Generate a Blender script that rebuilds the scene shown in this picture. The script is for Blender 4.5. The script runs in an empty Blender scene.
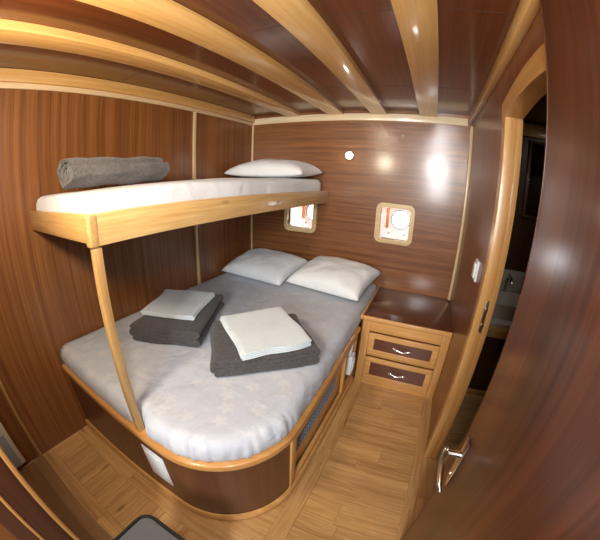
import bpy, bmesh, math, random
from mathutils import Vector, Matrix, noise
random.seed(7)
S = bpy.context.scene
COL = S.collection
R = math.radians

# ------------------------------------------------------------------ camera
cd = bpy.data.cameras.new('camera')
cam = bpy.data.objects.new('camera', cd)
COL.objects.link(cam)
cam.matrix_world = Matrix([[0.90349, -0.16285, 0.39647, 1.65256],
                           [0.42709, 0.26418, -0.86476, -2.39489],
                           [0.03608, 0.95063, 0.30823, 1.4491], [0, 0, 0, 1]])
cd.type = 'PANO'
cd.panorama_type = 'FISHEYE_LENS_POLYNOMIAL'
cd.sensor_fit = 'HORIZONTAL'
cd.sensor_width = 36
cd.sensor_height = 32.4
cd.fisheye_fov = 3.6
cd.fisheye_polynomial_k0 = 0
cd.fisheye_polynomial_k1 = -0.0575546
cd.fisheye_polynomial_k2 = 6.64209e-06
cd.fisheye_polynomial_k3 = 9.43309e-06
cd.fisheye_polynomial_k4 = -1.04667e-07
cd.clip_start = 0.01
S.camera = cam

# ------------------------------------------------------------------ world, lights, exposure
w = bpy.data.worlds.new('daylight')
S.world = w
w.use_nodes = True
w.node_tree.nodes['Background'].inputs[0].default_value = (0.93, 0.97, 1.0, 1)
w.node_tree.nodes['Background'].inputs[1].default_value = 25.0
S.view_settings.view_transform = 'Standard'
S.view_settings.look = 'None'
S.view_settings.exposure = 0.0
S.view_settings.gamma = 1.0
S.view_settings.use_curve_mapping = False


def area(name, loc, target, sx, sy, energy, color):
    l = bpy.data.lights.new(name, 'AREA')
    l.shape = 'RECTANGLE'
    l.size = sx
    l.size_y = sy
    l.energy = energy
    l.color = color
    o = bpy.data.objects.new(name, l)
    COL.objects.link(o)
    o.location = loc
    o.rotation_euler = (Vector(target) - Vector(loc)).to_track_quat('-Z', 'Y').to_euler()
    return o


area('hallway_daylight', (1.76, -3.95, 1.72), (1.05, 0.0, 1.25), 0.36, 0.95, 68, (0.95, 0.99, 1.0))
area('warm_wall_lamp', (0.86, -2.55, 1.80), (0.8, -0.8, 1.3), 0.18, 0.18, 16, (1.0, 0.84, 0.62))
area('cabin_fill', (1.68, -2.50, 1.80), (0.45, -0.9, 1.6), 0.18, 0.18, 12.5, (0.97, 0.99, 1.0))  # added fill beside the viewer for the left wall and bed, no real lamp
area('washroom_fill', (2.75, -0.7, 1.98), (2.5, -0.6, 0.0), 0.2, 0.2, 1.3, (1.0, 0.95, 0.85))  # added dim fill so the washroom is not black, no known fixture

# ------------------------------------------------------------------ materials
def new_mat(name):
    m = bpy.data.materials.new(name)
    m.use_nodes = True
    nt = m.node_tree
    b = nt.nodes['Principled BSDF']
    return m, nt, b


def plain(name, col, rough=0.5, metal=0.0, coat=0.0, bump=0.0, bscale=60, emit=None):
    m, nt, b = new_mat(name)
    b.inputs['Base Color'].default_value = (*col, 1)
    b.inputs['Roughness'].default_value = rough
    b.inputs['Metallic'].default_value = metal
    b.inputs['Coat Weight'].default_value = coat
    if bump:
        n = nt.nodes.new('ShaderNodeTexNoise')
        n.inputs['Scale'].default_value = bscale
        n.inputs['Detail'].default_value = 5
        t = nt.nodes.new('ShaderNodeTexCoord')
        bp = nt.nodes.new('ShaderNodeBump')
        bp.inputs['Strength'].default_value = bump
        bp.inputs['Distance'].default_value = 0.01
        nt.links.new(t.outputs['Object'], n.inputs['Vector'])
        nt.links.new(n.outputs['Fac'], bp.inputs['Height'])
        nt.links.new(bp.outputs['Normal'], b.inputs['Normal'])
    if emit:
        b.inputs['Emission Color'].default_value = (*emit[0], 1)
        b.inputs['Emission Strength'].default_value = emit[1]
    return m


def wood(name, dark, light, axis, across=26, along=1.1, rough=0.35, coat=0.3, coat_rough=0.2,
         contrast=(0.3, 0.72), ribbon=0.0, ribbon_scale=18, bump=0.02, knots=False, tone=False, wob=0.0):
    """Sawn wood with its grain running along the given axis of the object."""
    m, nt, b = new_mat(name)
    N, L = nt.nodes, nt.links
    t = N.new('ShaderNodeTexCoord')
    vec = t.outputs['Object']
    if tone:
        at = N.new('ShaderNodeAttribute')
        at.attribute_name = 'tone'
        mu = N.new('ShaderNodeVectorMath')
        mu.operation = 'SCALE'
        mu.inputs[3].default_value = 13.0
        L.new(at.outputs['Color'], mu.inputs[0])
        ad = N.new('ShaderNodeVectorMath')
        L.new(vec, ad.inputs[0])
        L.new(mu.outputs[0], ad.inputs[1])
        vec = ad.outputs[0]
    mp = N.new('ShaderNodeMapping')
    sc = [across] * 3
    sc['xyz'.index(axis)] = along
    mp.inputs['Scale'].default_value = sc
    L.new(vec, mp.inputs['Vector'])
    n1 = N.new('ShaderNodeTexNoise')
    n1.inputs['Scale'].default_value = 1.0
    n1.inputs['Detail'].default_value = 9
    n1.inputs['Roughness'].default_value = 0.72
    n1.inputs['Distortion'].default_value = wob
    L.new(mp.outputs[0], n1.inputs['Vector'])
    fac = n1.outputs['Fac']
    if ribbon:
        mp2 = N.new('ShaderNodeMapping')
        sc2 = [ribbon_scale] * 3
        sc2['xyz'.index(axis)] = 0.25
        mp2.inputs['Scale'].default_value = sc2
        L.new(vec, mp2.inputs['Vector'])
        n2 = N.new('ShaderNodeTexNoise')
        n2.inputs['Scale'].default_value = 1.0
        n2.inputs['Detail'].default_value = 3
        L.new(mp2.outputs[0], n2.inputs['Vector'])
        mx = N.new('ShaderNodeMix')
        mx.inputs[0].default_value = ribbon
        L.new(fac, mx.inputs[2])
        L.new(n2.outputs['Fac'], mx.inputs[3])
        fac = mx.outputs[0]
    rp = N.new('ShaderNodeValToRGB')
    rp.color_ramp.elements[0].position = contrast[0]
    rp.color_ramp.elements[0].color = (*dark, 1)
    rp.color_ramp.elements[1].position = contrast[1]
    rp.color_ramp.elements[1].color = (*light, 1)
    L.new(fac, rp.inputs[0])
    colr = rp.outputs['Color']
    if knots:
        mp3 = N.new('ShaderNodeMapping')
        sc3 = [12.0] * 3
        sc3['xyz'.index(axis)] = 3.4
        mp3.inputs['Scale'].default_value = sc3
        L.new(vec, mp3.inputs['Vector'])
        vo = N.new('ShaderNodeTexVoronoi')
        vo.inputs['Scale'].default_value = 0.8
        L.new(mp3.outputs[0], vo.inputs['Vector'])
        r3 = N.new('ShaderNodeValToRGB')
        r3.color_ramp.elements[0].position = 0.03
        r3.color_ramp.elements[0].color = (0.85, 0.85, 0.85, 1)
        r3.color_ramp.elements[1].position = 0.13
        r3.color_ramp.elements[1].color = (0, 0, 0, 1)
        L.new(vo.outputs['Distance'], r3.inputs[0])
        mk = N.new('ShaderNodeMix')
        mk.data_type = 'RGBA'
        mk.inputs[7].default_value = (dark[0] * .35, dark[1] * .25, dark[2] * .2, 1)
        L.new(r3.outputs['Color'], mk.inputs[0])
        L.new(colr, mk.inputs[6])
        colr = mk.outputs[2]
    if tone:
        hs = N.new('ShaderNodeHueSaturation')
        mr = N.new('ShaderNodeMapRange')
        mr.inputs[3].default_value = 0.90
        mr.inputs[4].default_value = 1.10
        sp = N.new('ShaderNodeSeparateColor')
        L.new(at.outputs['Color'], sp.inputs[0])
        L.new(sp.outputs[0], mr.inputs[0])
        L.new(mr.outputs[0], hs.inputs['Value'])
        L.new(colr, hs.inputs['Color'])
        colr = hs.outputs['Color']
    L.new(colr, b.inputs['Base Color'])
    b.inputs['Roughness'].default_value = rough
    b.inputs['Coat Weight'].default_value = coat
    b.inputs['Coat Roughness'].default_value = coat_rough
    if bump:
        bp = N.new('ShaderNodeBump')
        bp.inputs['Strength'].default_value = bump * 10
        bp.inputs['Distance'].default_value = 0.0008
        L.new(fac, bp.inputs['Height'])
        L.new(bp.outputs['Normal'], b.inputs['Normal'])
    return m


MAH_D, MAH_L = (0.075, 0.022, 0.007), (0.21, 0.078, 0.026)
M = {}
M['mah_left'] = wood('mahogany_upright', (0.120, 0.037, 0.008), (0.33, 0.128, 0.033), 'z', 170, 1.3, 0.42, 0.35, 0.2, (0.38, 0.62), 0.40, 34)
M['mah_far'] = wood('mahogany_level', (0.100, 0.028, 0.007), (0.34, 0.132, 0.040), 'x', 200, 2.4, 0.42, 0.5, 0.17, (0.38, 0.62), 0.3, 34)
M['mah_right'] = wood('mahogany_right', (0.13, 0.040, 0.011), (0.27, 0.095, 0.028), 'z', 90, 1.0, 0.42, 0.4, 0.15, (0.38, 0.62), 0.4, 16)
M['mah_door'] = wood('mahogany_door', (0.065, 0.019, 0.009), (0.185, 0.060, 0.022), 'z', 75, 1.2, 0.4, 0.5, 0.24, (0.38, 0.62), 0.5, 16, wob=0.6)
M['mah_ceiling'] = wood('mahogany_ceiling', (0.080, 0.019, 0.006), (0.175, 0.047, 0.014), 'y', 90, 1.3, 0.3, 0.7, 0.12, (0.38, 0.62), 0.3, 14)
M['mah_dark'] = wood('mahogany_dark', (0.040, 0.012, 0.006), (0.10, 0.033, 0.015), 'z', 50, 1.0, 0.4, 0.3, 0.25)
M['mah_skirt'] = wood('mahogany_skirt', (0.07, 0.022, 0.010), (0.15, 0.055, 0.025), 'z', 60, 1.0, 0.4, 0.3, 0.25, (0.3, 0.7), 0.4, 20)
M['mah_top'] = wood('mahogany_counter', (0.085, 0.026, 0.012), (0.14, 0.045, 0.022), 'x', 60, 1.2, 0.25, 0.7, 0.1)
M['mah_inset'] = wood('mahogany_inset', (0.075, 0.020, 0.009), (0.14, 0.042, 0.018), 'x', 60, 2, 0.35, 0.4, 0.2)
PD, PL = (0.50, 0.25, 0.075), (0.72, 0.44, 0.17)


def pine(name, axis, d=PD, l=PL, **k):
    a = dict(across=55, along=2.0, rough=0.38, coat=0.4, coat_rough=0.18, contrast=(0.38, 0.64), ribbon=0.3, ribbon_scale=14)
    a.update(k)
    return wood(name, d, l, axis, **a)


M['beam'] = pine('varnished_pine_beam', 'y', (0.62, 0.33, 0.095), (0.80, 0.49, 0.18), coat=0.8, coat_rough=0.11)
M['pine_x'] = pine('varnished_pine_x', 'x')
M['pine_y'] = pine('varnished_pine_y', 'y')
M['pine_z'] = pine('varnished_pine_z', 'z')
M['bunk_x'] = pine('bunk_pine_x', 'x', (0.50, 0.26, 0.08), (0.78, 0.50, 0.20), knots=True)
M['bunk_y'] = pine('bunk_pine_y', 'y', (0.56, 0.32, 0.11), (0.80, 0.54, 0.23), knots=True)
M['post'] = pine('post_pine', 'z', (0.42, 0.24, 0.08), (0.62, 0.40, 0.17))
M['rim'] = pine('bed_rim_pine', 'x', (0.45, 0.20, 0.05), (0.60, 0.31, 0.10), across=26)
M['cab_x'] = pine('cabinet_pine_x', 'x', (0.52, 0.25, 0.07), (0.72, 0.40, 0.14))
M['cab_z'] = pine('cabinet_pine_z', 'z', (0.46, 0.22, 0.06), (0.64, 0.34, 0.11))
M['casing'] = pine('door_casing_pine', 'z', (0.52, 0.26, 0.08), (0.70, 0.41, 0.15))
M['casing_y'] = pine('door_casing_pine_y', 'y', (0.50, 0.24, 0.07), (0.68, 0.38, 0.13))
M['pale_x'] = pine('pale_batten_x', 'x', (0.74, 0.58, 0.36), (0.88, 0.76, 0.56))
M['pale_y'] = pine('pale_batten_y', 'y', (0.68, 0.46, 0.24), (0.86, 0.68, 0.42))
M['pale_z'] = pine('pale_batten_z', 'z', (0.66, 0.47, 0.24), (0.84, 0.68, 0.42))
FD, FL = (0.38, 0.185, 0.058), (0.66, 0.385, 0.15)
M['floor_x'] = wood('pine_floor_x', FD, FL, 'x', 70, 3.2, 0.4, 0.4, 0.2, (0.38, 0.60), 0.3, 16, knots=True, tone=True, wob=0.5)
M['floor_y'] = wood('pine_floor_y', FD, FL, 'y', 70, 3.2, 0.4, 0.4, 0.2, (0.38, 0.60), 0.3, 16, knots=True, tone=True, wob=0.5)
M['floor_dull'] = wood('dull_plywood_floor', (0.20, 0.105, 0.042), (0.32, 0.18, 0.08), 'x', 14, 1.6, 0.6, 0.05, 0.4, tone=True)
M['groove'] = plain('floor_groove', (0.22, 0.11, 0.04), 0.8)
M['window_frame'] = pine('window_frame_pine', 'x', (0.62, 0.42, 0.20), (0.80, 0.60, 0.34))
M['white_hull'] = plain('white_hull_paint', (0.86, 0.87, 0.88), 0.4)
M['orange_wood'] = plain('orange_varnished_wood', (0.50, 0.18, 0.06), 0.4)
M['chrome'] = plain('polished_chrome', (0.75, 0.74, 0.72), 0.13, 1.0)
M['brass_nickel'] = plain('brushed_nickel', (0.55, 0.48, 0.38), 0.32, 1.0)
M['white_plastic'] = plain('white_plastic', (0.72, 0.75, 0.78), 0.35)
M['cream_plastic'] = plain('cream_plastic', (0.85, 0.84, 0.74), 0.4)
M['blue_plastic'] = plain('pale_blue_plastic', (0.42, 0.50, 0.62), 0.4)
M['black_plastic'] = plain('black_plastic', (0.012, 0.012, 0.013), 0.35)
M['grey_plastic'] = plain('grey_plastic', (0.10, 0.10, 0.10), 0.5, bump=0.1, bscale=300)
M['dark_metal'] = plain('dark_metal_mesh', (0.22, 0.25, 0.30), 0.5, 0.3)
M['port_ring'] = plain('grey_port_ring', (0.42, 0.43, 0.45), 0.4, 0.2)
M['joint_and_shade'] = plain('dark_joint_and_shade', (0.05, 0.025, 0.015), 0.8)  # dark brown for ceiling joints and for the painted shade behind the vent
M['ceramic'] = plain('white_ceramic', (0.52, 0.47, 0.39), 0.2, coat=0.4)
M['lamp_white'] = plain('frosted_lamp_glass', (0.9, 0.88, 0.8), 0.3, emit=((1.0, 0.93, 0.80), 45.0))
M['mirror'] = plain('mirror_glass', (0.5, 0.6, 0.62), 0.03, 1.0)
M['glass'] = None


def glass():
    m, nt, b = new_mat('clear_acrylic')
    nt.nodes.remove(b)
    tr = nt.nodes.new('ShaderNodeBsdfTransparent')
    gl = nt.nodes.new('ShaderNodeBsdfGlossy')
    gl.inputs['Roughness'].default_value = 0.02
    fr = nt.nodes.new('ShaderNodeFresnel')
    mx = nt.nodes.new('ShaderNodeMixShader')
    nt.links.new(fr.outputs[0], mx.inputs[0])
    nt.links.new(tr.outputs[0], mx.inputs[1])
    nt.links.new(gl.outputs[0], mx.inputs[2])
    nt.links.new(mx.outputs[0], nt.nodes['Material Output'].inputs[0])
    return m


M['glass'] = glass()


def fabric(name, col, col2=None, scale=9, bump=0.25, bscale=220, rough=0.9, sheen=0.2, flowers=False, wrinkle=0.0, wscale=7, wdist=0.01):
    m, nt, b = new_mat(name)
    N, L = nt.nodes, nt.links
    t = N.new('ShaderNodeTexCoord')
    n = N.new('ShaderNodeTexNoise')
    n.inputs['Scale'].default_value = scale
    n.inputs['Detail'].default_value = 4
    L.new(t.outputs['Object'], n.inputs['Vector'])
    r = N.new('ShaderNodeValToRGB')
    r.color_ramp.elements[0].position = 0.35
    r.color_ramp.elements[1].position = 0.65
    r.color_ramp.elements[0].color = (*(col2 or col), 1)
    r.color_ramp.elements[1].color = (*col, 1)
    L.new(n.outputs['Fac'], r.inputs[0])
    c = r.outputs['Color']
    if flowers:
        vo = N.new('ShaderNodeTexVoronoi')
        vo.inputs['Scale'].default_value = 8.5
        vo.inputs['Randomness'].default_value = 0.75
        vo.voronoi_dimensions = '2D'
        L.new(t.outputs['Object'], vo.inputs['Vector'])
        # petal outline: distance modulated by the angle about each cell's centre
        sub = N.new('ShaderNodeVectorMath')
        sub.operation = 'SUBTRACT'
        sc = N.new('ShaderNodeVectorMath')
        sc.operation = 'SCALE'
        sc.inputs[3].default_value = 1.0
        L.new(t.outputs['Object'], sc.inputs[0])
        L.new(sc.outputs[0], sub.inputs[0])
        L.new(vo.outputs['Position'], sub.inputs[1])
        sep = N.new('ShaderNodeSeparateXYZ')
        L.new(sub.outputs[0], sep.inputs[0])
        an = N.new('ShaderNodeMath')
        an.operation = 'ARCTAN2'
        L.new(sep.outputs[1], an.inputs[0])
        L.new(sep.outputs[0], an.inputs[1])
        m5 = N.new('ShaderNodeMath')
        m5.operation = 'MULTIPLY'
        m5.inputs[1].default_value = 5
        L.new(an.outputs[0], m5.inputs[0])
        co = N.new('ShaderNodeMath')
        co.operation = 'COSINE'
        L.new(m5.outputs[0], co.inputs[0])
        ma = N.new('ShaderNodeMath')
        ma.operation = 'MULTIPLY_ADD'
        ma.inputs[1].default_value = -0.07
        L.new(co.outputs[0], ma.inputs[0])
        L.new(vo.outputs['Distance'], ma.inputs[2])
        rr = N.new('ShaderNodeValToRGB')
        rr.color_ramp.elements[0].position = 0.20
        rr.color_ramp.elements[0].color = (0.5, 0.5, 0.5, 1)
        rr.color_ramp.elements[1].position = 0.24
        rr.color_ramp.elements[1].color = (0, 0, 0, 1)
        L.new(ma.outputs[0], rr.inputs[0])
        mk = N.new('ShaderNodeMix')
        mk.data_type = 'RGBA'
        mk.inputs[7].default_value = (0.62, 0.625, 0.64, 1)
        L.new(rr.outputs['Color'], mk.inputs[0])
        L.new(c, mk.inputs[6])
        c = mk.outputs[2]
    L.new(c, b.inputs['Base Color'])
    b.inputs['Roughness'].default_value = rough
    b.inputs['Sheen Weight'].default_value = sheen
    n2 = N.new('ShaderNodeTexNoise')
    n2.inputs['Scale'].default_value = bscale
    n2.inputs['Detail'].default_value = 3
    L.new(t.outputs['Object'], n2.inputs['Vector'])
    bp = N.new('ShaderNodeBump')
    bp.inputs['Strength'].default_value = bump
    bp.inputs['Distance'].default_value = 0.004
    L.new(n2.outputs['Fac'], bp.inputs['Height'])
    last = bp
    if wrinkle:
        n3 = N.new('ShaderNodeTexNoise')
        n3.inputs['Scale'].default_value = wscale
        n3.inputs['Detail'].default_value = 3
        n3.inputs['Distortion'].default_value = 1.2
        L.new(t.outputs['Object'], n3.inputs['Vector'])
        b2 = N.new('ShaderNodeBump')
        b2.inputs['Strength'].default_value = wrinkle
        b2.inputs['Distance'].default_value = wdist
        L.new(n3.outputs['Fac'], b2.inputs['Height'])
        L.new(bp.outputs['Normal'], b2.inputs['Normal'])
        last = b2
    L.new(last.outputs['Normal'], b.inputs['Normal'])
    return m


M['sheet'] = fabric('pale_blue_grey_sheet', (0.53, 0.555, 0.61), (0.49, 0.52, 0.58), 3, 0.05, 400, 0.75, 0.1, True, 0.5, 6, 0.02)
M['white_sheet'] = fabric('white_sheet', (0.76, 0.78, 0.80), (0.72, 0.75, 0.78), 4, 0.04, 400, 0.8, 0.1, False, 0.5, 8, 0.015)
M['pillow_case'] = fabric('grey_white_pillow_case', (0.84, 0.87, 0.88), (0.80, 0.83, 0.85), 4, 0.04, 400, 0.8, 0.1, False, 0.5, 9, 0.015)
M['white_pillow_case'] = fabric('white_pillow_case', (0.78, 0.79, 0.80), (0.74, 0.76, 0.78), 4, 0.04, 400, 0.8, 0.1, False, 0.5, 9, 0.015)
M['grey_towel'] = fabric('charcoal_towelling', (0.080, 0.072, 0.072), (0.052, 0.047, 0.047), 90, 1.0, 130, 1.0, 0.15, False, 0.5, 14, 0.01)
M['grey_roll'] = fabric('mid_grey_towelling', (0.165, 0.158, 0.158), (0.115, 0.109, 0.109), 90, 1.0, 130, 1.0, 0.15, False, 0.5, 14, 0.01)
M['white_cloth'] = fabric('white_cotton_towel', (0.68, 0.75, 0.78), (0.64, 0.70, 0.73), 8, 0.25, 300, 0.9, 0.2, False, 0.4, 10, 0.008)


# ------------------------------------------------------------------ mesh helpers
def box(bm, x0, x1, y0, y1, z0, z1, bev=0.0, mat=0, seg=2):
    r = bmesh.ops.create_cube(bm, size=1)
    vs = r['verts']
    for v in vs:
        v.co = Vector(((x0 + x1) / 2 + v.co.x * (x1 - x0), (y0 + y1) / 2 + v.co.y * (y1 - y0), (z0 + z1) / 2 + v.co.z * (z1 - z0)))
    fs = set(f for v in vs for f in v.link_faces)
    if bev:
        es = set(e for v in vs for e in v.link_edges)
        q = bmesh.ops.bevel(bm, geom=list(es), offset=bev, segments=seg, affect='EDGES', profile=0.5)
        fs = set(q['faces']) | set(f for f in fs if f.is_valid)
        vs = list(set(v for f in fs for v in f.verts))
    for f in fs:
        if f.is_valid:
            f.material_index = mat
    return vs


def obj(name, bm, mats, parent=None, smooth=None, loc=(0, 0, 0)):
    me = bpy.data.meshes.new(name)
    bmesh.ops.recalc_face_normals(bm, faces=bm.faces)
    bm.to_mesh(me)
    bm.free()
    for m in (mats if isinstance(mats, (list, tuple)) else [mats]):
        me.materials.append(m)
    if smooth is not None:
        me.polygons.foreach_set('use_smooth', [smooth != 40] * len(me.polygons))
        if smooth < 180:
            me.set_sharp_from_angle(angle=R(smooth))
    o = bpy.data.objects.new(name, me)
    o.location = loc
    COL.objects.link(o)
    if parent:
        o.parent = parent
        o.matrix_parent_inverse = Matrix.Translation(-Vector(parent.location)) if parent.rotation_euler.z == 0 else parent.matrix_basis.inverted()
    return o


def bxo(name, dims, mats, parent=None, bev=0.002, label=None):
    bm = bmesh.new()
    box(bm, *dims, bev)
    o = obj(name, bm, mats, parent, 40)
    if label:
        o['label'] = label
    return o


def thing(name, label, cat, loc=(0, 0, 0), group=None):
    o = bpy.data.objects.new(name, None)
    COL.objects.link(o)
    o.location = loc
    o.empty_display_size = 0.05
    o['label'] = label
    o['category'] = cat
    if group:
        o['group'] = group
    return o


def tag(o, label, cat, group=None):
    o['label'] = label
    o['category'] = cat
    if group:
        o['group'] = group
    return o


def struct(o, label=None):
    o['kind'] = 'structure'
    if label:
        o['label'] = label
    return o


def tube(bm, pts, rad, n=12, cap=True):
    pts = [Vector(p) for p in pts]
    rings = []
    up = Vector((0, 0, 1))
    for i, p in enumerate(pts):
        d = (pts[min(i + 1, len(pts) - 1)] - pts[max(i - 1, 0)]).normalized()
        u = up if abs(d.dot(up)) < 0.95 else Vector((1, 0, 0))
        a = d.cross(u).normalized()
        b2 = d.cross(a).normalized()
        rr = rad[i] if isinstance(rad, (list, tuple)) else rad
        ra, rb = rr if isinstance(rr, tuple) else (rr, rr)
        rings.append([bm.verts.new(p + a * math.cos(t) * ra + b2 * math.sin(t) * rb) for t in [2 * math.pi * k / n for k in range(n)]])
    for r0, r1 in zip(rings, rings[1:]):
        for k in range(n):
            bm.faces.new((r0[k], r0[(k + 1) % n], r1[(k + 1) % n], r1[k]))
    if cap:
        bm.faces.new(rings[0][::-1])
        bm.faces.new(rings[-1])


def disc(bm, c, axis, r0, h, n=32, bev=0.0):
    """Solid cylinder from c along axis."""
    a = Vector(axis).normalized()
    c = Vector(c)
    if bev:
        tube(bm, [c, c + a * (h - bev), c + a * (h - bev * .3), c + a * h], [r0, r0, r0 - bev * .3, r0 - bev], n)
    else:
        tube(bm, [c, c + a * h], r0, n)


def rrect(cx, cy, wx, wy, r, n=6):
    out = []
    for (sx, sy, a0) in ((1, 1, 0), (-1, 1, 90), (-1, -1, 180), (1, -1, 270)):
        for k in range(n + 1):
            a = R(a0 + 90 * k / n)
            out.append((cx + sx * (wx / 2 - r) + r * math.cos(a), cy + sy * (wy / 2 - r) + r * math.sin(a)))
    return out


# ------------------------------------------------------------------ room shell
ZC = 2.05          # ceiling boards
XW = 1.94          # right wall
YN = -2.60         # wall behind the viewer


def board(bm, layer, x0, x1, y0, y1, mat, z=0.0):
    g = 0.0006
    vs = box(bm, x0 + g, x1 - g, y0 + g, y1 - g, z - 0.02, z, 0.0, mat, 1)
    t = random.random()
    c = (t, random.random(), random.random(), 1)
    for f in set(f for v in vs for f in v.link_faces):
        for lp in f.loops:
            lp[layer] = c


bm = bmesh.new()
lay = bm.loops.layers.color.new('tone')
# boards running away from the viewer on the left, framed by long borders
x = 0.0
while x < 1.28:
    wd = random.choice((0.105, 0.13, 0.15))
    board(bm, lay, x, min(x + wd, 1.32), -2.30, -2.10, 1)
    x += wd
board(bm, lay, 0.0, 0.62, -2.38, -2.30, 0)
board(bm, lay, 0.62, 1.32, -2.38, -2.30, 0)
board(bm, lay, 0.0, 0.55, -2.10, -1.95, 0)
board(bm, lay, 0.55, 1.32, -2.10, -1.0, 0)
board(bm, lay, 0.0, 0.55, -1.95, -1.0, 0)
# border beside the bed side
board(bm, lay, 1.32, 1.405, -2.38, -1.30, 1)
board(bm, lay, 1.32, 1.405, -1.30, -0.55, 1)
y = -2.38
while y < -0.68:
    wd = random.choice((0.085, 0.10, 0.12))
    y1 = min(y + wd, -0.66)
    xs = 1.405
    if random.random() < 0.4:
        xm = random.uniform(1.55, 1.75)
        board(bm, lay, xs, xm, y, y1, 0)
        xs = xm
    board(bm, lay, xs, 1.875, y, y1, 0)
    y = y1
board(bm, lay, 1.405, 1.875, -0.66, -0.55, 0)
board(bm, lay, 1.875, 2.02, -1.45, -0.55, 1)
board(bm, lay, 1.875, 2.02, -2.38, -1.45, 1)
# under the bed and cabinet, washroom floor
board(bm, lay, 0.0, 1.32, -1.0, 0.0, 0)
board(bm, lay, 1.32, 2.02, -0.55, 0.0, 0)
for k in range(10):
    board(bm, lay, 2.02, 2.95, -2.0 + 0.2 * k, -1.8 + 0.2 * k, 0)
# duller boards beyond the seam
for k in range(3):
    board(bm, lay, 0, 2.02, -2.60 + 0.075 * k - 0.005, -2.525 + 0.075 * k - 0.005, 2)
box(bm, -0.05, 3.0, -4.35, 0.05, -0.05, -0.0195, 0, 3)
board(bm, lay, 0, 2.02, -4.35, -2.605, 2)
fl = struct(obj('floor', bm, [M['floor_x'], M['floor_y'], M['floor_dull'], M['groove']]), 'knotty varnished pine plank floor')

bm = bmesh.new()
box(bm, -0.05, XW, -4.35, 0.05, ZC, ZC + 0.04)
struct(obj('ceiling', bm, M['mah_ceiling']), 'dark glossy mahogany ceiling boards between pine beams')
bm = bmesh.new()
box(bm, -0.05, 0.0, -4.35, 0.05, 0, ZC)
struct(obj('wall_left', bm, M['mah_left']), 'mahogany veneer wall behind the bunk')

# far wall with two window openings
WIN = [(0.377, 0.700), (1.225, 1.547)]
WZ = (0.965, 1.300)
fr = 0.038
bm = bmesh.new()
xs = [-0.05, WIN[0][0] + fr, WIN[0][1] - fr, WIN[1][0] + fr, WIN[1][1] - fr, 3.0]
box(bm, xs[0], xs[-1], 0, 0.03, 0, WZ[0] + fr)
box(bm, xs[0], xs[-1], 0, 0.03, WZ[1] - fr, ZC)
for a, b in ((0, 1), (2, 3), (4, 5)):
    box(bm, xs[a], xs[b], 0, 0.03, WZ[0] + fr, WZ[1] - fr)
struct(obj('wall_back', bm, M['mah_far']), 'far mahogany wall with two small windows')

# right wall with the doorway
YJ, YJ2 = -1.157, -1.75
XC = XW - 0.010
bm = bmesh.new()
box(bm, XW, 2.0, YJ, 0.0, 0, ZC)
box(bm, XW, 2.0, -4.35, YJ2, 0, ZC)
box(bm, XW, 2.0, YJ2, YJ, 1.83, ZC)
struct(obj('wall_right', bm, M['mah_right']), 'glossy mahogany wall with doorway')
bm = bmesh.new()
box(bm, -0.05, 2.0, -4.35, -4.30, 0, ZC)
box(bm, 0.0, 0.955, YN - 0.05, YN, 0, ZC)
struct(obj('wall_front', bm, M['mah_left']))

# washroom shell behind the doorway
bm = bmesh.new()
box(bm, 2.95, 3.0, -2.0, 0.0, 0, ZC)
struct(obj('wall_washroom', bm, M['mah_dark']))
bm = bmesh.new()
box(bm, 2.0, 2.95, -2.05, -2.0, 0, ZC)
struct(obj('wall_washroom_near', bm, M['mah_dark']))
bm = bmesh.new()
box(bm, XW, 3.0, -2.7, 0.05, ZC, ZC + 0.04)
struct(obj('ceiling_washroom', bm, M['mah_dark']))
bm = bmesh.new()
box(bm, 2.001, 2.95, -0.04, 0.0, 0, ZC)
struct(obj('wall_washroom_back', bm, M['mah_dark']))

# ---- battens and cornices
TR = [0]


def trim(dims, m, bev=0.003, label=None, rot=None):
    TR[0] += 1
    bm = bmesh.new()
    box(bm, *dims, bev)
    return struct(obj('trim_%d' % TR[0], bm, m, None, 40), label)


trim((0.0, XW - 0.04, -0.016, 0.0, 1.962, 2.022), M['pale_x'], label='pale batten along the top of the far wall')
trim((0.0, 0.016, -2.60, -0.016, 1.955, 1.985), M['pale_y'], label='pale lower batten along the top of the left wall')
trim((0.0, 0.032, -2.60, -0.016, 1.985, 2.049), M['beam'], label='honey pine cornice along the top of the left wall')
trim((XW - 0.034, XW, -2.60, -0.0, 1.985, 2.049), M['beam'], 0.003, label='honey pine cornice along the top of the right wall')
trim((0.0, 0.018, -0.80, -0.775, 0.50, 1.955), M['pale_z'], label='pale upright batten on the left wall')
trim((0.0, 0.018, -0.018, 0.0, 0.50, 1.96), M['pale_z'], 0.004, label='pale batten in the far left corner')
trim((XW - 0.022, XW, -0.030, 0.0, 0.575, 1.962), M['pale_z'], 0.004, label='pale batten in the far right corner')
trim((0.0, 0.022, -2.402, -2.382, 0.0, 1.955), M['post'], 0.004, label='pine batten on the left wall by the floor seam')
# pine casing post beside the viewer
trim((0.955, 1.0, -2.598, -2.470, 0, ZC), M['mah_dark'], 0.002, label='dark partition end beside the viewer')
trim((0.988, 1.003, -2.480, -2.466, 0, ZC), M['cab_z'], 0.004, label='pine edging on the partition end')
trim((0.988, 1.003, -2.552, -2.541, 0, ZC), M['cab_z'], 0.004, label='second pine edging on the partition end')

# ceiling beams, slightly bowed planks on the ceiling
BZ = 2.012
for x0, x1, lab in ((0.385, 0.505, 'pine ceiling beam over the bunk'), (0.772, 0.905, 'pine ceiling beam just right of the bunk'),
                    (1.140, 1.267, 'pine ceiling beam above the bed side'), (1.525, 1.660, 'pine ceiling beam nearest the doorway')):
    trim((x0, x1, -2.60, -0.0005, BZ, 2.0495), M['beam'], 0.002, label=lab)
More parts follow.
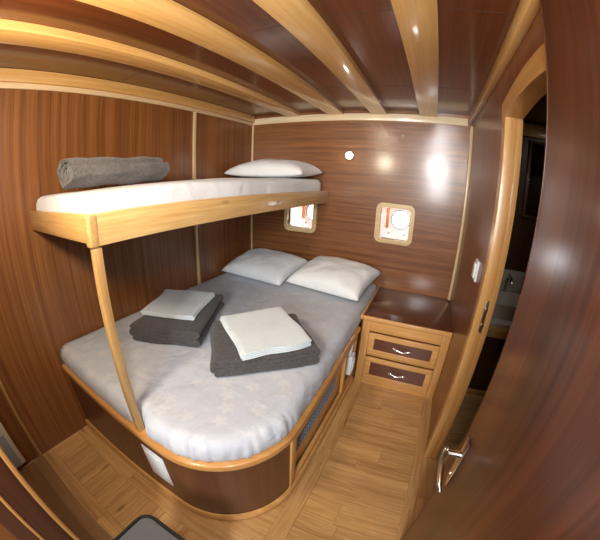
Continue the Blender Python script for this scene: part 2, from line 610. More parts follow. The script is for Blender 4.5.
# thin cross joints of the ceiling boards
for yy in (-0.62, -1.45):
    bm = bmesh.new()
    for a, b in ((0.035, 0.383), (0.507, 0.783), (0.907, 1.138), (1.269, 1.523), (1.662, 1.893)):
        box(bm, a, b, yy - 0.001, yy + 0.001, 2.0492, 2.0502)
    TR[0] += 1
    struct(obj('trim_%d' % TR[0], bm, M['joint_and_shade']), 'joint between ceiling boards')

# ---- doorway casing
def door_frame():
    bm = bmesh.new()
    box(bm, XC, 2.004, YJ - 0.002, -1.097, 0, 1.846, 0.003)
    box(bm, 1.977, 2.003, YJ - 0.010, YJ, 0, 1.77, 0.002)
    a = struct(obj('door_1', bm, M['casing'], None, 40), 'varnished pine doorway casing in the right wall')
    bm = bmesh.new()
    pts = []
    n = 14
    y0, y1 = -1.097, YJ2 - 0.03
    # gently arched head
    prof_o, prof_i = [], []
    for k in range(n + 1):
        s = k / n
        y = y0 + (y1 - y0) * s
        prof_o.append((y, 1.842 + 0.034 * math.sin(math.pi * s)))
        prof_i.append((y, 1.764 + 0.038 * math.sin(math.pi * s)))
    vs = []
    for xx in (XC - 0.0003, 2.0042):
        vs.append([[bm.verts.new((xx, *p)) for p in prof_o], [bm.verts.new((xx, *p)) for p in prof_i]])
    for k in range(n):
        for s in (0, 1):
            bm.faces.new((vs[s][0][k], vs[s][0][k + 1], vs[s][1][k + 1], vs[s][1][k]))
        for e in (0, 1):
            bm.faces.new((vs[0][e][k], vs[0][e][k + 1], vs[1][e][k + 1], vs[1][e][k]))
    for k in (0, n):
        bm.faces.new((vs[0][0][k], vs[0][1][k], vs[1][1][k], vs[1][0][k]))
    obj('casing_head', bm, M['casing_y'], a, 30)
    bm = bmesh.new()
    box(bm, XC, 2.004, YJ2 - 0.045, YJ2, 0, 1.77, 0.004)
    obj('casing_post', bm, M['casing'], a, 40)
    bm = bmesh.new()
    box(bm, 1.960, 1.977, YJ - 0.005, YJ - 0.0015, 0.87, 1.02, 0.001)
    box(bm, 1.962, 1.976, YJ - 0.013, YJ - 0.005, 0.90, 0.915, 0.002)
    box(bm, 1.962, 1.976, YJ - 0.013, YJ - 0.005, 0.975, 0.99, 0.002)
    obj('strike_plate', bm, M['brass_nickel'], a, 40)['label'] = 'metal strike plate'


door_frame()

# ------------------------------------------------------------------ open cabin door leaf
XD = 1.9
d = thing('cabin_door', 'open glossy mahogany door leaf with chrome lever, in the right foreground', 'door', (XD + 0.0, -2.44, 0))
bm = bmesh.new()
box(bm, XD, XD + 0.034, -2.44, -1.722, 0.008, 1.96, 0.002)
obj('leaf', bm, M['mah_door'], d, 40)
bm = bmesh.new()
box(bm, XD - 0.0005, XD + 0.0345, -1.7225, -1.717, 0.008, 1.96, 0.0015)
obj('edge_strip', bm, M['mah_skirt'], d, 40)['label'] = 'thin edge lipping'
HZ, HY = 0.735, -1.775
h = bpy.data.objects.new('door_handle', None)
bm = bmesh.new()
box(bm, XD - 0.007, XD, HY - 0.019, HY + 0.019, HZ - 0.11, HZ + 0.09, 0.003)
hp = obj('door_handle', bm, M['chrome'], d, 40)
hp['label'] = 'chrome back plate and lever'
bm = bmesh.new()
tube(bm, [(XD - 0.006, HY, HZ + .03), (XD - 0.03, HY, HZ + .03), (XD - 0.052, HY, HZ + .03)], [0.013, 0.0105, 0.0105], 16)
tube(bm, [(XD - 0.050, HY + .010, HZ + .03), (XD - 0.056, HY - .012, HZ + .031), (XD - 0.060, HY - .04, HZ + .028), (XD - 0.060, HY - .075, HZ + .018),
          (XD - 0.056, HY - .105, HZ + .004), (XD - 0.050, HY - .12, HZ - .004)], [0.0105, 0.0105, 0.0095, 0.0085, 0.0075, 0.006], 14)
obj('lever', bm, M['chrome'], hp, 50)
bm = bmesh.new()
disc(bm, (XD - 0.007, HY, HZ - .06), (-1, 0, 0), 0.008, 0.004, 18, 0.001)
obj('keyhole', bm, M['brass_nickel'], hp, 50)

# ------------------------------------------------------------------ windows
def window(i, x0, x1):
    z0, z1 = WZ
    cx, cz, wx, wz = (x0 + x1) / 2, (z0 + z1) / 2, x1 - x0, z1 - z0
    out = rrect(cx, cz, wx, wz, 0.055)
    inn = rrect(cx, cz, wx - 2 * fr, wz - 2 * fr, 0.028)
    bm = bmesh.new()
    n = len(out)
    A = [bm.verts.new((p[0], -0.0005, p[1])) for p in out]
    A2 = [bm.verts.new((cx + (p[0] - cx) * .985, -0.016, cz + (p[1] - cz) * .985)) for p in out]
    B = [bm.verts.new((p[0], -0.016, p[1])) for p in inn]
    B2 = [bm.verts.new((p[0], 0.05, p[1])) for p in inn]
    O2 = [bm.verts.new((cx + (p[0] - cx) * 1.03, 0.05, cz + (p[1] - cz) * 1.03)) for p in inn]
    O1 = [bm.verts.new((cx + (p[0] - cx) * 1.03, -0.0005, cz + (p[1] - cz) * 1.03)) for p in inn]
    for P, Q in ((A, A2), (A2, B), (B, B2), (B2, O2), (O2, O1), (O1, A)):
        for k in range(n):
            bm.faces.new((P[k], P[(k + 1) % n], Q[(k + 1) % n], Q[k]))
    o = struct(obj('window_%d' % i, bm, M['window_frame'], None, 35), 'rounded square pine framed window, ' + ('partly under the bunk' if i == 1 else 'above the cabinet'))
    bm = bmesh.new()
    g = [bm.verts.new((p[0], 0.040, p[1])) for p in inn]
    g2 = [bm.verts.new((p[0], 0.044, p[1])) for p in inn]
    bm.faces.new(g)
    bm.faces.new(g2[::-1])
    for k in range(n):
        bm.faces.new((g[k], g[(k + 1) % n], g2[(k + 1) % n], g2[k]))
    obj('pane', bm, M['glass'], o)
    for k in range(8):
        a = R(45 * k + 22)
        px = cx + max(-1, min(1, 1.35 * math.cos(a))) * (wx / 2 - .018)
        pz = cz + max(-1, min(1, 1.35 * math.sin(a))) * (wz / 2 - .018)
        bm = bmesh.new()
        disc(bm, (px, -0.0155, pz), (0, -1, 0), 0.0035, 0.0012, 10)
        obj('screw', bm, M['brass_nickel'], o, 60)
    return o


for i, (a, b) in enumerate(WIN):
    window(i + 1, a, b)

# white bulwark outside, with a round port opposite each window
PORTS = [(0.60, 1.135), (1.415, 1.150)]
PR = 0.078
bm = bmesh.new()
xs = [-0.4] + [v for c in PORTS for v in (c[0] - .12, c[0] + .12)] + [2.4]
zs = (0.3, PORTS[0][1] - .12, PORTS[0][1] + .12, 1.75)
box(bm, xs[0], xs[-1], 0.20, 0.23, zs[0], 1.03)
box(bm, xs[0], xs[-1], 0.20, 0.23, 1.27, zs[3])
for a, b in ((0, 1), (2, 3), (4, 5)):
    box(bm, xs[a], xs[b], 0.20, 0.23, 1.03, 1.27)
for (cx, cz) in PORTS:
    n = 40
    for yy in (0.20, 0.23):
        ring = [bm.verts.new((cx + PR * math.cos(2 * math.pi * k / n), yy, cz + PR * math.sin(2 * math.pi * k / n))) for k in range(n)]
        outer = []
        for k in range(n):
            c, s = math.cos(2 * math.pi * k / n), math.sin(2 * math.pi * k / n)
            q = .12 / max(abs(c), abs(s))
            zq = max(1.03, min(1.27, cz + s * q))
            outer.append(bm.verts.new((cx + c * q, yy, zq)))
        for k in range(n):
            bm.faces.new((ring[k], ring[(k + 1) % n], outer[(k + 1) % n], outer[k]))
struct(obj('wall_outer_hull', bm, M['white_hull']), 'white painted hull side outside the windows')
for i, (cx, cz) in enumerate(PORTS):
    where = 'under the bunk' if i == 0 else 'above the cabinet'
    bm = bmesh.new()
    n = 40
    pr = [(PR + .012, 0.199), (PR + .010, 0.188), (PR - .004, 0.186), (PR - .006, 0.199), (PR - .006, 0.232)]
    rings = [[bm.verts.new((cx + r_ * math.cos(2 * math.pi * k / n), yy, cz + r_ * math.sin(2 * math.pi * k / n))) for k in range(n)] for r_, yy in pr]
    for a, b in zip(rings, rings[1:]):
        for k in range(n):
            bm.faces.new((a[k], a[(k + 1) % n], b[(k + 1) % n], b[k]))
    tag(obj('porthole', bm, M['port_ring'], None, 50), 'round port ring seen outside the window ' + where, 'porthole', 'round ports outside the windows')
    bm = bmesh.new()
    box(bm, cx - .128, cx - .104, 0.172, 0.2, 1.065, 1.245, 0.004)
    tag(obj('wooden_strip', bm, M['orange_wood'], None, 40), 'orange upright wooden strip outside the window ' + where, 'wood strip', 'orange strips outside the windows')
    for dx in (-.095, .045):
        bm = bmesh.new()
        disc(bm, (cx + dx, 0.2, 1.022), (0, -1, 0), 0.011, 0.012, 6, 0.002)
        tag(obj('bolt', bm, M['brass_nickel'], None, 40), ('left' if dx < 0 else 'right') + ' bolt below the round port outside the window ' + where, 'bolt', 'bolts outside the windows')

# ------------------------------------------------------------------ double bed
def outline(inset, n=22, y_far=-0.004, x_left=0.004, ns=12):
    """Bed outline: left wall to the near edge, round corner, side, far wall (open towards the walls)."""
    X, Y, r = 1.325 - inset, -2.025 + inset, 0.405 - inset
    pts = [(x_left, Y)]
    for k in range(1, 24):
        pts.append((x_left + (X - r - x_left) * k / 24, Y))
    for k in range(n + 1):
        a = R(-90 + 90 * k / n)
        pts.append((X - r + r * math.cos(a), Y + r + r * math.sin(a)))
    for k in range(1, ns + 1):
        pts.append((X, Y + r + (y_far - Y - r) * k / ns))
    return pts


def ribbon(bm, o, i, z0, z1, rnd=0.0, nz=1):
    """Band between two outlines from z0 to z1 with a rounded outer side."""
    sec = []
    if rnd:
        for k in range(5):
            a = R(-90 + 45 * k)
            sec.append((math.cos(a), (z0 + z1) / 2 + (z1 - z0) / 2 * math.sin(a)))
    else:
        sec = [(1, z0), (1, z1)]
    rows = []
    for s, z in sec:
        rows.append([bm.verts.new((p[0] + (p[0] - q[0]) / max(1e-6, math.dist(p, q)) * rnd * (s - 1) if rnd else p[0],
                                   p[1] + (p[1] - q[1]) / max(1e-6, math.dist(p, q)) * rnd * (s - 1) if rnd else p[1], z)) for p, q in zip(o, i)])
    rows.append([bm.verts.new((q[0], q[1], z1)) for q in i])
    rows.append([bm.verts.new((q[0], q[1], z0)) for q in i])
    m = len(rows)
    for a in range(m):
        ra, rb = rows[a], rows[(a + 1) % m]
        for k in range(len(o) - 1):
            bm.faces.new((ra[k], ra[k + 1], rb[k + 1], rb[k]))
    for e in (0, -1):
        bm.faces.new([r_[e] for r_ in rows])


bed = thing('bed_base', 'built-in double berth base with rounded pine rim and mahogany skirt', 'bed', (0.66, -1.0, 0))
bm = bmesh.new()
ribbon(bm, outline(0.0, y_far=-0.632), outline(0.10, y_far=-0.632), 0.452, 0.492, 0.012)
obj('rim', bm, M['rim'], bed, 35)
YS0, YS1 = -1.66, -0.665        # framed part of the bed side


def cut(o, i, a, b):
    return [(p, q) for p, q in zip(o, i) if a(p)]


bm = bmesh.new()
oo, ii = outline(0.022, y_far=-0.632), outline(0.045, y_far=-0.632)
pr = [(p, q) for p, q in zip(oo, ii) if p[1] < YS0 + 0.07 and not (p[0] > 1.29 and p[1] > YS0 + 0.01)]
pr.append(((1.303, YS0), (1.280, YS0)))
ribbon(bm, [p for p, _ in pr], [q for _, q in pr], 0.0, 0.452)
obj('skirt', bm, M['mah_skirt'], bed, 35)
bm = bmesh.new()
ribbon(bm, outline(0.002, y_far=-0.632), outline(0.020, y_far=-0.632), 0.0, 0.052, 0.009)
obj('base_trim', bm, M['cab_x'], bed, 35)
# framed opening in the bed side
bm = bmesh.new()
X0, X1 = 1.290, 1.312
box(bm, X0, X1, YS0 - .002, YS0 + .045, 0.05, 0.452, 0.003)
box(bm, X0, X1, -0.905, -0.868, 0.05, 0.452, 0.003)
box(bm, X0, X1, -0.675, -0.632, 0.05, 0.452, 0.003)
box(bm, X0, X1 - .001, YS0, -0.632, 0.405, 0.4515, 0.003)
box(bm, X0, X1 - .001, YS0, -0.632, 0.05, 0.105, 0.003)
obj('side_frame', bm, M['cab_z'], bed, 40)
bm = bmesh.new()
box(bm, 1.276, 1.282, YS0, -0.632, 0.05, 0.452)
obj('back_board', bm, M['pine_x'], bed)
# expanded metal vent
bm = bmesh.new()
ys, zs_ = (-1.61, -1.02), (0.235, 0.360)
step = 0.026
k = ys[0]
while k < ys[1]:
    for sgn in (1, -1):
        for j in range(0, 5):
            za = zs_[0] + (zs_[1] - zs_[0]) * j / 5
            zb = zs_[0] + (zs_[1] - zs_[0]) * (j + 1) / 5
            ya, yb = (k, k + step / 2) if (j % 2 == 0) == (sgn > 0) else (k + step / 2, k)
            tube(bm, [(1.287, ya, za), (1.287, yb, zb)], 0.0026, 5)
    k += step
obj('vent_mesh', bm, M['dark_metal'], bed, 60)['label'] = 'blue grey metal mesh vent'
bm = bmesh.new()
box(bm, 1.2815, 1.2825, -1.615, -1.01, 0.230, 0.365)  # flat dark sheet, its colour stands in for shade behind the mesh
obj('vent_shade', bm, M['joint_and_shade'], bed)
bm = bmesh.new()
box(bm, 1.28, 1.312, -0.800, -0.735, 0.345, 0.425, 0.006)
box(bm, 1.311, 1.315, -0.788, -0.747, 0.36, 0.41, 0.002)
obj('socket', bm, M['white_plastic'], bed, 40)['label'] = 'small white socket in the bed side'
bm = bmesh.new()
box(bm, 1.28, 1.326, -0.775, -0.695, 0.165, 0.320, 0.008)
box(bm, 1.324, 1.332, -0.760, -0.710, 0.20, 0.285, 0.004)
obj('junction_box', bm, M['white_plastic'], bed, 40)['label'] = 'larger white electrical box in the bed side'
bm = bmesh.new()
box(bm, 0.729, 0.874, -2.006, -1.9975, 0.152, 0.372, 0.004)
box(bm, 0.747, 0.856, -2.009, -2.005, 0.178, 0.346, 0.002)
v = obj('vent_plate', bm, M['white_plastic'], bed, 40)
v['label'] = 'white rectangular plate on the skirt'

# ---- mattress in a fitted sheet
def mattress(name, rings_fn, zs, top_inset, mat, wr, seed, corner=None):
    """rings_fn(inset) gives a closed outline."""
    bm = bmesh.new()
    base = rings_fn(0)
    n = len(base)
    cx = sum(p[0] for p in base) / n
    cy = sum(p[1] for p in base) / n
    rows = []
    for inset, z in zs:
        rows.append([bm.verts.new((p[0], p[1], z)) for p in rings_fn(inset)])
    last = rings_fn(zs[-1][0])
    m = 26
    for k in range(1, m):
        s = 1 - k / m
        rows.append([bm.verts.new((cx + (p[0] - cx) * s, cy + (p[1] - cy) * s, zs[-1][1] + 0.006 * (1 - s * s))) for p in last])
    for a, b in zip(rows, rows[1:]):
        for k in range(n):
            bm.faces.new((a[k], a[(k + 1) % n], b[(k + 1) % n], b[k]))
    c = bm.verts.new((cx, cy, zs[-1][1] + 0.006))
    for k in range(n):
        bm.faces.new((rows[-1][k], rows[-1][(k + 1) % n], c))
    bm.faces.new(rows[0][::-1])
    zb, zt = zs[0][1], zs[-1][1]
    for v in bm.verts:
        p = v.co
        t = (p.z - zb) / (zt - zb)
        q = Vector((p.x * 3, p.y * 3, seed))
        nz = noise.noise(q) * 0.006 + abs(noise.noise(Vector((p.x * 9, p.y * 5, seed + 4)))) * wr
        if t > 0.97:
            v.co.z += nz
        elif t > 0.05:
            d_ = Vector((p.x - cx, p.y - cy, 0)).normalized()
            f = (noise.noise(Vector((p.x * 26, p.y * 26, p.z * 4))) - 0.25) * 0.009
            if corner and (Vector((p.x, p.y)) - Vector(corner)).length < 0.45:
                f = f * 1.2 + noise.noise(Vector((math.atan2(p.y + 1.6, p.x - .9) * 16, p.z * 8, 2.0))) * 0.011 * (1 - 0.4 * t)
            elif corner and p.x > 1.2:
                f += noise.noise(Vector((p.y * 16 + p.z * 30, 1.0, 7.0))) * 0.009
            if p.x > 0.02 and p.y < -0.02 and abs(p.y) > 0.02:
                v.co += d_ * f
    return obj(name, bm, mat, None, 180)


def sheet_ring(inset):
    o = outline(0.022 + inset, 64, ns=44)
    # pushed in where the bunk post passes
    o = [(p[0], p[1] + (0.034 * math.exp(-((p[0] - 0.772) / 0.036) ** 4) if p[1] < -1.9 else 0)) for p in o]
    # even spacing along the walls too
    o = [p for p in o]
    yf, xl = -0.006, 0.006
    xr = o[-1][0]
    yn = o[0][1]
    back = [(xl + (xr - xl) * (1 - k / 14), yf - inset * .3) for k in range(1, 14)]
    left = [(xl + inset * .3, yf + (yn - yf) * k / 20) for k in range(0, 20)]
    return o + back + left


mt = mattress('mattress', sheet_ring, [(0.004, 0.4925), (-0.004, 0.505), (-0.006, 0.53), (-0.002, 0.56), (0.010, 0.585), (0.026, 0.598), (0.05, 0.603)], 0, M['sheet'], 0.006, 3.3, (1.15, -1.8))
tag(mt, 'large double mattress in a pale blue grey fitted sheet on the lower berth', 'mattress')

# ------------------------------------------------------------------ bunk
BX, BY = 0.745, -1.99
bunk = thing('bunk_bed', 'upper single bunk shelf of pale pine rails fixed to the left wall', 'bunk bed', (0.37, -1.0, 1.25))
bm = bmesh.new()
box(bm, BX - .030, BX, BY + .002, -0.002, 1.252, 1.357, 0.004)
for v in bm.verts:
    v.co.x += 0.052 * (v.co.y - BY) / -BY
obj('side_rail', bm, M['bunk_y'], bunk, 40)
bm = bmesh.new()
box(bm, 0.002, BX - .0305, BY, BY + .030, 1.262, 1.357, 0.004)
obj('end_rail', bm, M['bunk_x'], bunk, 40)
bm = bmesh.new()
box(bm, BX - .036, BX + .002, BY - .003, BY + .036, 1.248, 1.359, 0.010, seg=4)
obj('corner_block', bm, M['bunk_x'], bunk, 40)
bm = bmesh.new()
box(bm, 0.002, BX - .0305, BY + .0305, -0.002, 1.272, 1.290)
obj('slab', bm, M['mah_dark'], bunk)
bm = bmesh.new()
box(bm, 0.718, 0.750, BY + .006, BY + .037, 0.4935, 1.2470, 0.003)
for v in bm.verts:
    v.co.y -= 0.026 * (1.2470 - v.co.z) / 0.755
    v.co.x += 0.034 * (1.2470 - v.co.z) / 0.755
tag(obj('bunk_post', bm, M['post'], None, 40), 'slim square pine post from the bed rim up to the bunk corner', 'post')


def dense(pts):
    out = []
    for i, p in enumerate(pts):
        q = pts[(i + 1) % len(pts)]
        m = max(1, int(math.dist(p, q) / 0.07))
        for k in range(m):
            out.append((p[0] + (q[0] - p[0]) * k / m, p[1] + (q[1] - p[1]) * k / m))
    return out


def bring(inset):
    base = dense(rrect(0.357, -1.0, 0.690, 1.925, 0.05, 6))
    cx, cy = 0.357, -1.0
    out = [(cx + (p[0] - cx) * (1 - inset / 0.345), cy + (p[1] - cy) * (1 - inset / 0.96)) for p in base]
    return [(x + 0.052 * (x / 0.7) * (y + 1.99) / 1.99, y) for x, y in out]


mt = mattress('bunk_mattress', bring, [(0.01, 1.291), (0.0, 1.305), (-0.001, 1.35), (0.0, 1.385), (0.008, 1.408), (0.022, 1.418), (0.05, 1.420)], 0, M['white_sheet'], 0.004, 9.1)
for v in mt.data.vertices:
    if v.co.z > 1.36:
        v.co.z += 0.030 * (v.co.y + 1.99) / 1.99
tag(mt, 'narrow mattress in a white sheet lying in the upper bunk', 'mattress')

# ------------------------------------------------------------------ pillows
def pillow(name, cx, cy, z, wx, wy, th, rotz, tilt, mat, seed, label, roll=0.0, droop=0.0):
    bm = bmesh.new()
    n = 40
    top, bot = {}, {}
    for i in range(n + 1):
        for j in range(n + 1):
            u, v = 2 * i / n - 1, 2 * j / n - 1
            f = max(0.0, (1 - abs(u) ** 2.6)) * max(0.0, (1 - abs(v) ** 2.6))
            hgt = th * f ** 0.42
            x = u * wx / 2 * (1 - 0.07 * (1 - v * v) * abs(u) ** 6)
            y = v * wy / 2 * (1 - 0.09 * (1 - u * u) * abs(v) ** 6)
            q = Vector((x * 7, y * 7, seed))
            wz = noise.noise(q) * 0.012 * f + noise.noise(q * 2.4) * 0.005 * f
            rad = math.sin(math.atan2(v, u) * 9 + seed) * 0.004 * (u * u + v * v) * (f ** .5)
            edge = i in (0, n) or j in (0, n)
            top[i, j] = bm.verts.new((x, y, hgt * 0.72 + wz + rad))
            bot[i, j] = top[i, j] if edge else bm.verts.new((x, y, -hgt * 0.28))
    for i in range(n):
        for j in range(n):
            bm.faces.new((top[i, j], top[i + 1, j], top[i + 1, j + 1], top[i, j + 1]))
            bm.faces.new((bot[i, j], bot[i, j + 1], bot[i + 1, j + 1], bot[i + 1, j]))
    o = obj(name, bm, mat, None, 180)
    o.location = (cx, cy, z)
    o.rotation_euler = (R(tilt), R(roll), R(rotz))
    return tag(o, label, 'pillow')


pillow('pillow', 0.350, -0.300, 0.680, 0.635, 0.48, 0.15, -5, 10, M['pillow_case'], 1.7, 'left grey white pillow against the far wall on the double berth')
pillow('pillow', 1.003, -0.315, 0.699, 0.62, 0.48, 0.16, -9, 10, M['pillow_case'], 5.2, 'right grey white pillow beside the drawer cabinet on the double berth')
pillow('pillow', 0.405, -0.27, 1.496, 0.72, 0.42, 0.145, 0, 3, M['white_pillow_case'], 8.4, 'white pillow at the far end of the upper bunk')

# ------------------------------------------------------------------ towels
def serpentine(length, layers, th, gap=0.0015):
    """Closed outline of a strip folded back and forth, in (u, z)."""
    cl = []
    pitch = th + gap
    half = length / 2
    r = pitch / 2
    for k in range(layers):
        z = th / 2 + pitch * k
        a, b = (-half + r, half - r) if k % 2 == 0 else (half - r, -half + r)
        m = 14
        for s in range(m + 1):
            cl.append((a + (b - a) * s / m, z))
        if k < layers - 1:
            sg = 1 if k % 2 == 0 else -1
            for s in range(1, 6):
                t = R(-90 + 180 * s / 6)
                cl.append((b + sg * r * math.cos(t), z + r + r * math.sin(t)))
    return cl


def strip(name, path, th, width, mat, loc, rotz, seed, amp=0.003, taper=0.0, nv=20, fray=0.004, warp=0.0, recess=0.0):
    """Cloth of thickness th following path (u, z), extruded across width."""
    bm = bmesh.new()
    n = len(path)
    L_, R_ = [], []
    for i, p in enumerate(path):
        a = Vector(path[max(i - 1, 0)])
        b = Vector(path[min(i + 1, n - 1)])
        d_ = (b - a).normalized()
        nn = Vector((-d_.y, d_.x)) * th / 2
        L_.append(Vector(p) + nn)
        R_.append(Vector(p) - nn)
    e1 = (Vector(path[-1]) - Vector(path[-2])).normalized() * th * .35
    e0 = (Vector(path[0]) - Vector(path[1])).normalized() * th * .35
    ring = L_ + [Vector(path[-1]) + e1] + R_[::-1] + [Vector(path[0]) + e0]
    rows = []
    for j in range(nv + 1):
        v = (j / nv - 0.5) * width
        ed = 1.0 if 0 < j < nv else 0.82
        row = []
        for i, p in enumerate(ring):
            q = Vector((p.x * 8, v * 8, p.y * 30 + seed))
            dz = noise.noise(q) * amp
            dv = (noise.noise(Vector((p.x * 14, p.y * 14, seed))) * fray) * (1 if j in (0, nv) else 0.3)
            if warp:
                dv += noise.noise(Vector((p.x * 5, v * 5, seed + 9))) * warp
                p = Vector((p.x + noise.noise(Vector((v * 6, seed, p.x * 2))) * warp, p.y))
            if recess and j in (0, 1, nv - 1, nv):
                dv += recess * (1 if j < 2 else -1) * max(0, 1 - p.length / 0.075)
            row.append(bm.verts.new((p.x * (1 - taper * (j / nv)) + noise.noise(q + Vector((5, 5, 5))) * amp, v + dv, p.y + dz)))
        rows.append(row)
    m = len(ring)
    for a, b in zip(rows, rows[1:]):
        for k in range(m):
            bm.faces.new((a[k], a[(k + 1) % m], b[(k + 1) % m], b[k]))
    for row in (rows[0], rows[-1]):
        # end faces between the two sides of the strip
        for i in range(n - 1):
            bm.faces.new((row[i], row[i + 1], row[m - 2 - (i + 1)], row[m - 2 - i]))
        bm.faces.new((row[n - 1], row[n], row[n + 1]))
        bm.faces.new((row[0], row[m - 2], row[m - 1]))
    o = obj(name, bm, mat, None, 60)
    o.location = loc
    o.rotation_euler = (0, 0, R(rotz))
    return o


ZB = 0.621
o = strip('folded_towel', serpentine(0.40, 4, 0.021), 0.021, 0.50, M['grey_towel'], (0.405, -1.365, ZB), 25, 2.0, 0.006, warp=0.014)
tag(o, 'folded charcoal towel on the left, under the smaller white towel', 'towel', 'folded charcoal towels on the double berth')
o = strip('folded_towel', serpentine(0.47, 4, 0.021), 0.021, 0.37, M['grey_towel'], (0.970, -1.355, ZB), 43, 6.0, 0.006, warp=0.014)
tag(o, 'folded charcoal towel on the right, under the larger white towel', 'towel', 'folded charcoal towels on the double berth')
ZT = ZB + 4 * 0.0225 + 0.003
o = strip('folded_towel', serpentine(0.33, 3, 0.007, 0.0025), 0.007, 0.34, M['white_cloth'], (0.375, -1.335, ZT), 22, 3.0, 0.003, warp=0.022)
tag(o, 'folded white towel lying on the left charcoal towel', 'towel', 'folded white towels on the double berth')
o = strip('folded_towel', serpentine(0.34, 4, 0.0065, 0.003), 0.0065, 0.37, M['white_cloth'], (0.985, -1.345, ZT), 52, 8.0, 0.0025, warp=0.016)
tag(o, 'folded white towel lying on the right charcoal towel', 'towel', 'folded white towels on the double berth')

# rolled towel on the bunk
path = []
turns = 2.95
for k in range(220):
    s = k / 219
    a = s * turns * 2 * math.pi
    r_ = 0.009 + 0.0222 * a / (2 * math.pi)
    path.append((r_ * 1.12 * math.cos(a + 0.6), r_ * 0.92 * math.sin(a + 0.6)))
o = strip('rolled_towel', path, 0.0165, 0.535, M['grey_roll'], (0.315, -1.635, 1.511), 90, 4.0, 0.009, 0.0, 60, 0.03, 0.012, 0.035)
o.rotation_euler = (0, 0, 0)
tag(o, 'rolled grey towel lying on the near end of the upper bunk', 'towel')

# ------------------------------------------------------------------ drawer cabinet
CY = -0.607
CX0 = 1.311
cab = thing('drawer_cabinet', 'low pine drawer cabinet with dark mahogany top in the far right corner', 'cabinet', (1.63, -0.3, 0))
bm = bmesh.new()
box(bm, CX0 + .003, XW - .001, CY + .020, -0.001, 0.0, 0.545, 0.001)
obj('carcass', bm, M['mah_skirt'], cab, 40)
bm = bmesh.new()
box(bm, 1.328, 1.383, CY, CY + .02, 0.0, 0.546, 0.002)
obj('stile', bm, M['cab_z'], cab, 40)
bm = bmesh.new()
box(bm, 1.884, XW - .001, CY, CY + .02, 0.0, 0.546, 0.002)
obj('stile', bm, M['cab_z'], cab, 40)
bm = bmesh.new()
box(bm, 1.3835, 1.8835, CY + .001, CY + .02, 0.462, 0.546, 0.002)
box(bm, 1.3835, 1.8835, CY + .003, CY + .02, 0.0, 0.06, 0.002)
box(bm, 1.3835, 1.8835, CY + .003, CY + .02, 0.262, 0.282, 0.002)
obj('rail', bm, M['cab_x'], cab, 40)
bm = bmesh.new()
box(bm, CX0 + .016, XW - .001, CY + .001, -0.001, 0.5465, 0.5735, 0.001)
obj('top', bm, M['mah_top'], cab, 40)['label'] = 'dark glossy mahogany top'
bm = bmesh.new()
box(bm, CX0 + .016, XW - .001, CY - .018, CY + .0005, 0.545, 0.576, 0.007, seg=4)
box(bm, CX0 - .002, CX0 + .0155, CY - .018, -0.001, 0.545, 0.576, 0.006, seg=4)
obj('top_edging', bm, M['cab_x'], cab, 40)['label'] = 'pine lipping'


def drawer(z0, z1, label):
    bm = bmesh.new()
    x0, x1 = 1.386, 1.881
    b = 0.044
    for dd in ((x0, x1, z1 - .040, z1), (x0, x1, z0, z0 + .040)):
        box(bm, dd[0], dd[1], CY - .018, CY + .001, dd[2], dd[3], 0.005, seg=3)
    for dd in ((x0, x0 + b), (x1 - b, x1)):
        box(bm, dd[0], dd[1], CY - .017, CY + .001, z0 + .039, z1 - .039, 0.003)
    o = obj('drawer', bm, M['cab_x'], cab, 40)
    o['label'] = label
    bm = bmesh.new()
    box(bm, x0 + b - .001, x1 - b + .001, CY - .008, CY, z0 + .038, z1 - .038)
    obj('inset_panel', bm, M['mah_inset'], o)['label'] = 'dark mahogany inset'
    bm = bmesh.new()
    cx, cz, yy = (x0 + x1) / 2, (z0 + z1) / 2 - 0.002, CY - .008
    for s in (-1, 1):
        disc(bm, (cx + s * .052, yy, cz + .004), (0, -1, 0), 0.006, 0.020, 12)
    pts, rad = [], []
    for k in range(21):
        t = k / 20 * 2 - 1
        pts.append((cx + t * .062, yy - 0.020 - 0.006 * math.cos(t * 1.57), cz - 0.007 * math.cos(t * math.pi) + .001))
        rad.append((0.0042, 0.0065 - 0.003 * abs(t) ** 3))
    tube(bm, pts, rad, 10)
    obj('drawer_pull', bm, M['chrome'], o, 50)['label'] = 'wavy metal pull'


drawer(0.285, 0.456, 'upper drawer')
drawer(0.064, 0.258, 'lower drawer')

# ------------------------------------------------------------------ small fittings
# round lamp on the far wall
t = thing('wall_light', 'small round white wall light high on the far wall', 'light', (0.967, 0, 1.665))
bm = bmesh.new()
disc(bm, (0.967, 0.0, 1.665), (0, -1, 0), 0.036, 0.012, 36, 0.004)
obj('rim', bm, M['cream_plastic'], t, 50)
bm = bmesh.new()
disc(bm, (0.967, -0.012, 1.665), (0, -1, 0), 0.024, 0.014, 28, 0.008)
obj('lens', bm, M['lamp_white'], t, 50)
# light switch on the right wall
t = thing('light_switch', 'white rocker switch on the right wall beside the doorway casing', 'switch', (XW, -0.90, 1.02))
bm = bmesh.new()
box(bm, XW - .012, XW, -0.945, -0.865, 1.030, 1.135, 0.004)
obj('plate', bm, M['white_plastic'], t, 40)
bm = bmesh.new()
box(bm, XW - .022, XW - .011, -0.930, -0.880, 1.045, 1.120, 0.004)
obj('rocker', bm, M['white_plastic'], t, 40)
# white casing low on the left wall
t = thing('wall_box', 'white and cream plastic box low on the left wall at the photo edge', 'electrical box', (0.0, -2.52, 0.03))
bm = bmesh.new()
box(bm, 0.001, 0.030, -2.585, -2.495, 0.05, 0.36, 0.006)
obj('cover', bm, M['cream_plastic'], t, 40)
bm = bmesh.new()
box(bm, 0.030, 0.046, -2.582, -2.520, 0.06, 0.30, 0.005)
obj('front_panel', bm, M['blue_plastic'], t, 40)['label'] = 'pale blue grey front panel'

# waste bin at the viewer's feet
t = thing('waste_bin', 'black rimmed grey topped bin at the bottom edge of the photo', 'bin', (1.15, -2.33, 0.0))


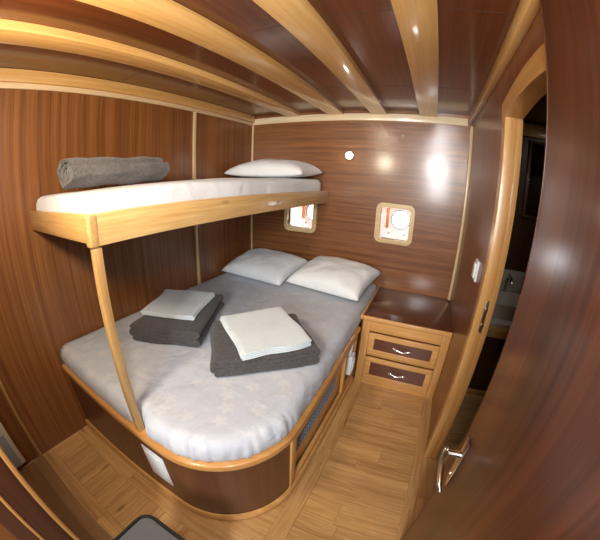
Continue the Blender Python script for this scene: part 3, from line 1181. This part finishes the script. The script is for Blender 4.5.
def loft(bm, secs, cap=True):
    rows = []
    for (wx, wy, r_, z, cx, cy) in secs:
        rows.append([bm.verts.new((p[0], p[1], z)) for p in rrect(cx, cy, wx, wy, r_, 6)])
    n = len(rows[0])
    for a, b in zip(rows, rows[1:]):
        for k in range(n):
            bm.faces.new((a[k], a[(k + 1) % n], b[(k + 1) % n], b[k]))
    if cap:
        bm.faces.new(rows[0][::-1])
        bm.faces.new(rows[-1])


bm = bmesh.new()
loft(bm, [(0.20, 0.16, 0.03, 0.001, 1.15, -2.335), (0.25, 0.20, 0.04, 0.37, 1.15, -2.335)])
obj('body', bm, M['black_plastic'], t, 40)
bm = bmesh.new()
loft(bm, [(0.26, 0.21, 0.05, 0.365, 1.15, -2.335), (0.29, 0.235, 0.055, 0.375, 1.15, -2.335), (0.29, 0.235, 0.055, 0.395, 1.15, -2.335), (0.283, 0.228, 0.052, 0.402, 1.15, -2.335),
          (0.268, 0.213, 0.045, 0.402, 1.15, -2.335), (0.262, 0.207, 0.042, 0.396, 1.15, -2.335)])
obj('rim', bm, M['black_plastic'], t, 40)
bm = bmesh.new()
loft(bm, [(0.258, 0.203, 0.040, 0.392, 1.15, -2.335), (0.258, 0.203, 0.040, 0.398, 1.15, -2.335)])
obj('lid', bm, M['grey_plastic'], t, 40)['label'] = 'matt grey lid panel'

# ------------------------------------------------------------------ washroom fittings
t = thing('washbasin', 'cream washbasin on a cupboard seen through the doorway', 'sink', (2.4, -0.25, 0))
bm = bmesh.new()
box(bm, 2.03, 2.90, -0.44, -0.045, 0.0, 0.52, 0.004)
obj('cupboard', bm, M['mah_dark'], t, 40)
bm = bmesh.new()
box(bm, 2.03, 2.90, -0.45, -0.439, 0.0, 0.05, 0.002)
obj('plinth', bm, M['pine_x'], t, 40)
bm = bmesh.new()
box(bm, 2.02, 2.91, -0.46, -0.042, 0.52, 0.60, 0.006)
obj('counter_edge', bm, M['pine_x'], t, 40)
bm = bmesh.new()
box(bm, 2.03, 2.90, -0.45, -0.045, 0.60, 0.63, 0.006)
obj('counter', bm, M['ceramic'], t, 40)
bm = bmesh.new()
loft(bm, [(0.30, 0.24, 0.08, 0.63, 2.36, -0.24), (0.40, 0.32, 0.10, 0.75, 2.36, -0.24), (0.38, 0.30, 0.09, 0.75, 2.36, -0.24), (0.26, 0.2, 0.07, 0.65, 2.36, -0.24)])
obj('bowl', bm, M['ceramic'], t, 50)
bm = bmesh.new()
tube(bm, [(2.36, -0.07, 0.63), (2.36, -0.07, 0.86), (2.36, -0.10, 0.89), (2.36, -0.18, 0.88), (2.36, -0.20, 0.85)], 0.012, 12)
obj('tap', bm, M['chrome'], t, 50)
bm = bmesh.new()
box(bm, 2.03, 2.50, -0.048, -0.0405, 0.63, 0.92)
obj('splashback', bm, M['ceramic'], t)
t = thing('mirror', 'dark framed mirror in the washroom beyond the doorway', 'mirror', (2.6, -0.05, 1.3))
bm = bmesh.new()
box(bm, 2.38, 2.86, -0.058, -0.042, 1.34, 1.92, 0.004)
obj('frame', bm, M['mah_skirt'], t, 40)
bm = bmesh.new()
box(bm, 2.40, 2.84, -0.061, -0.057, 1.36, 1.90, 0.001)
obj('glass', bm, M['mirror'], t, 40)
trim((2.03, 2.94, -0.075, -0.042, 1.94, 2.04), M['beam'], 0.004, label='pine beam at the top of the washroom wall')
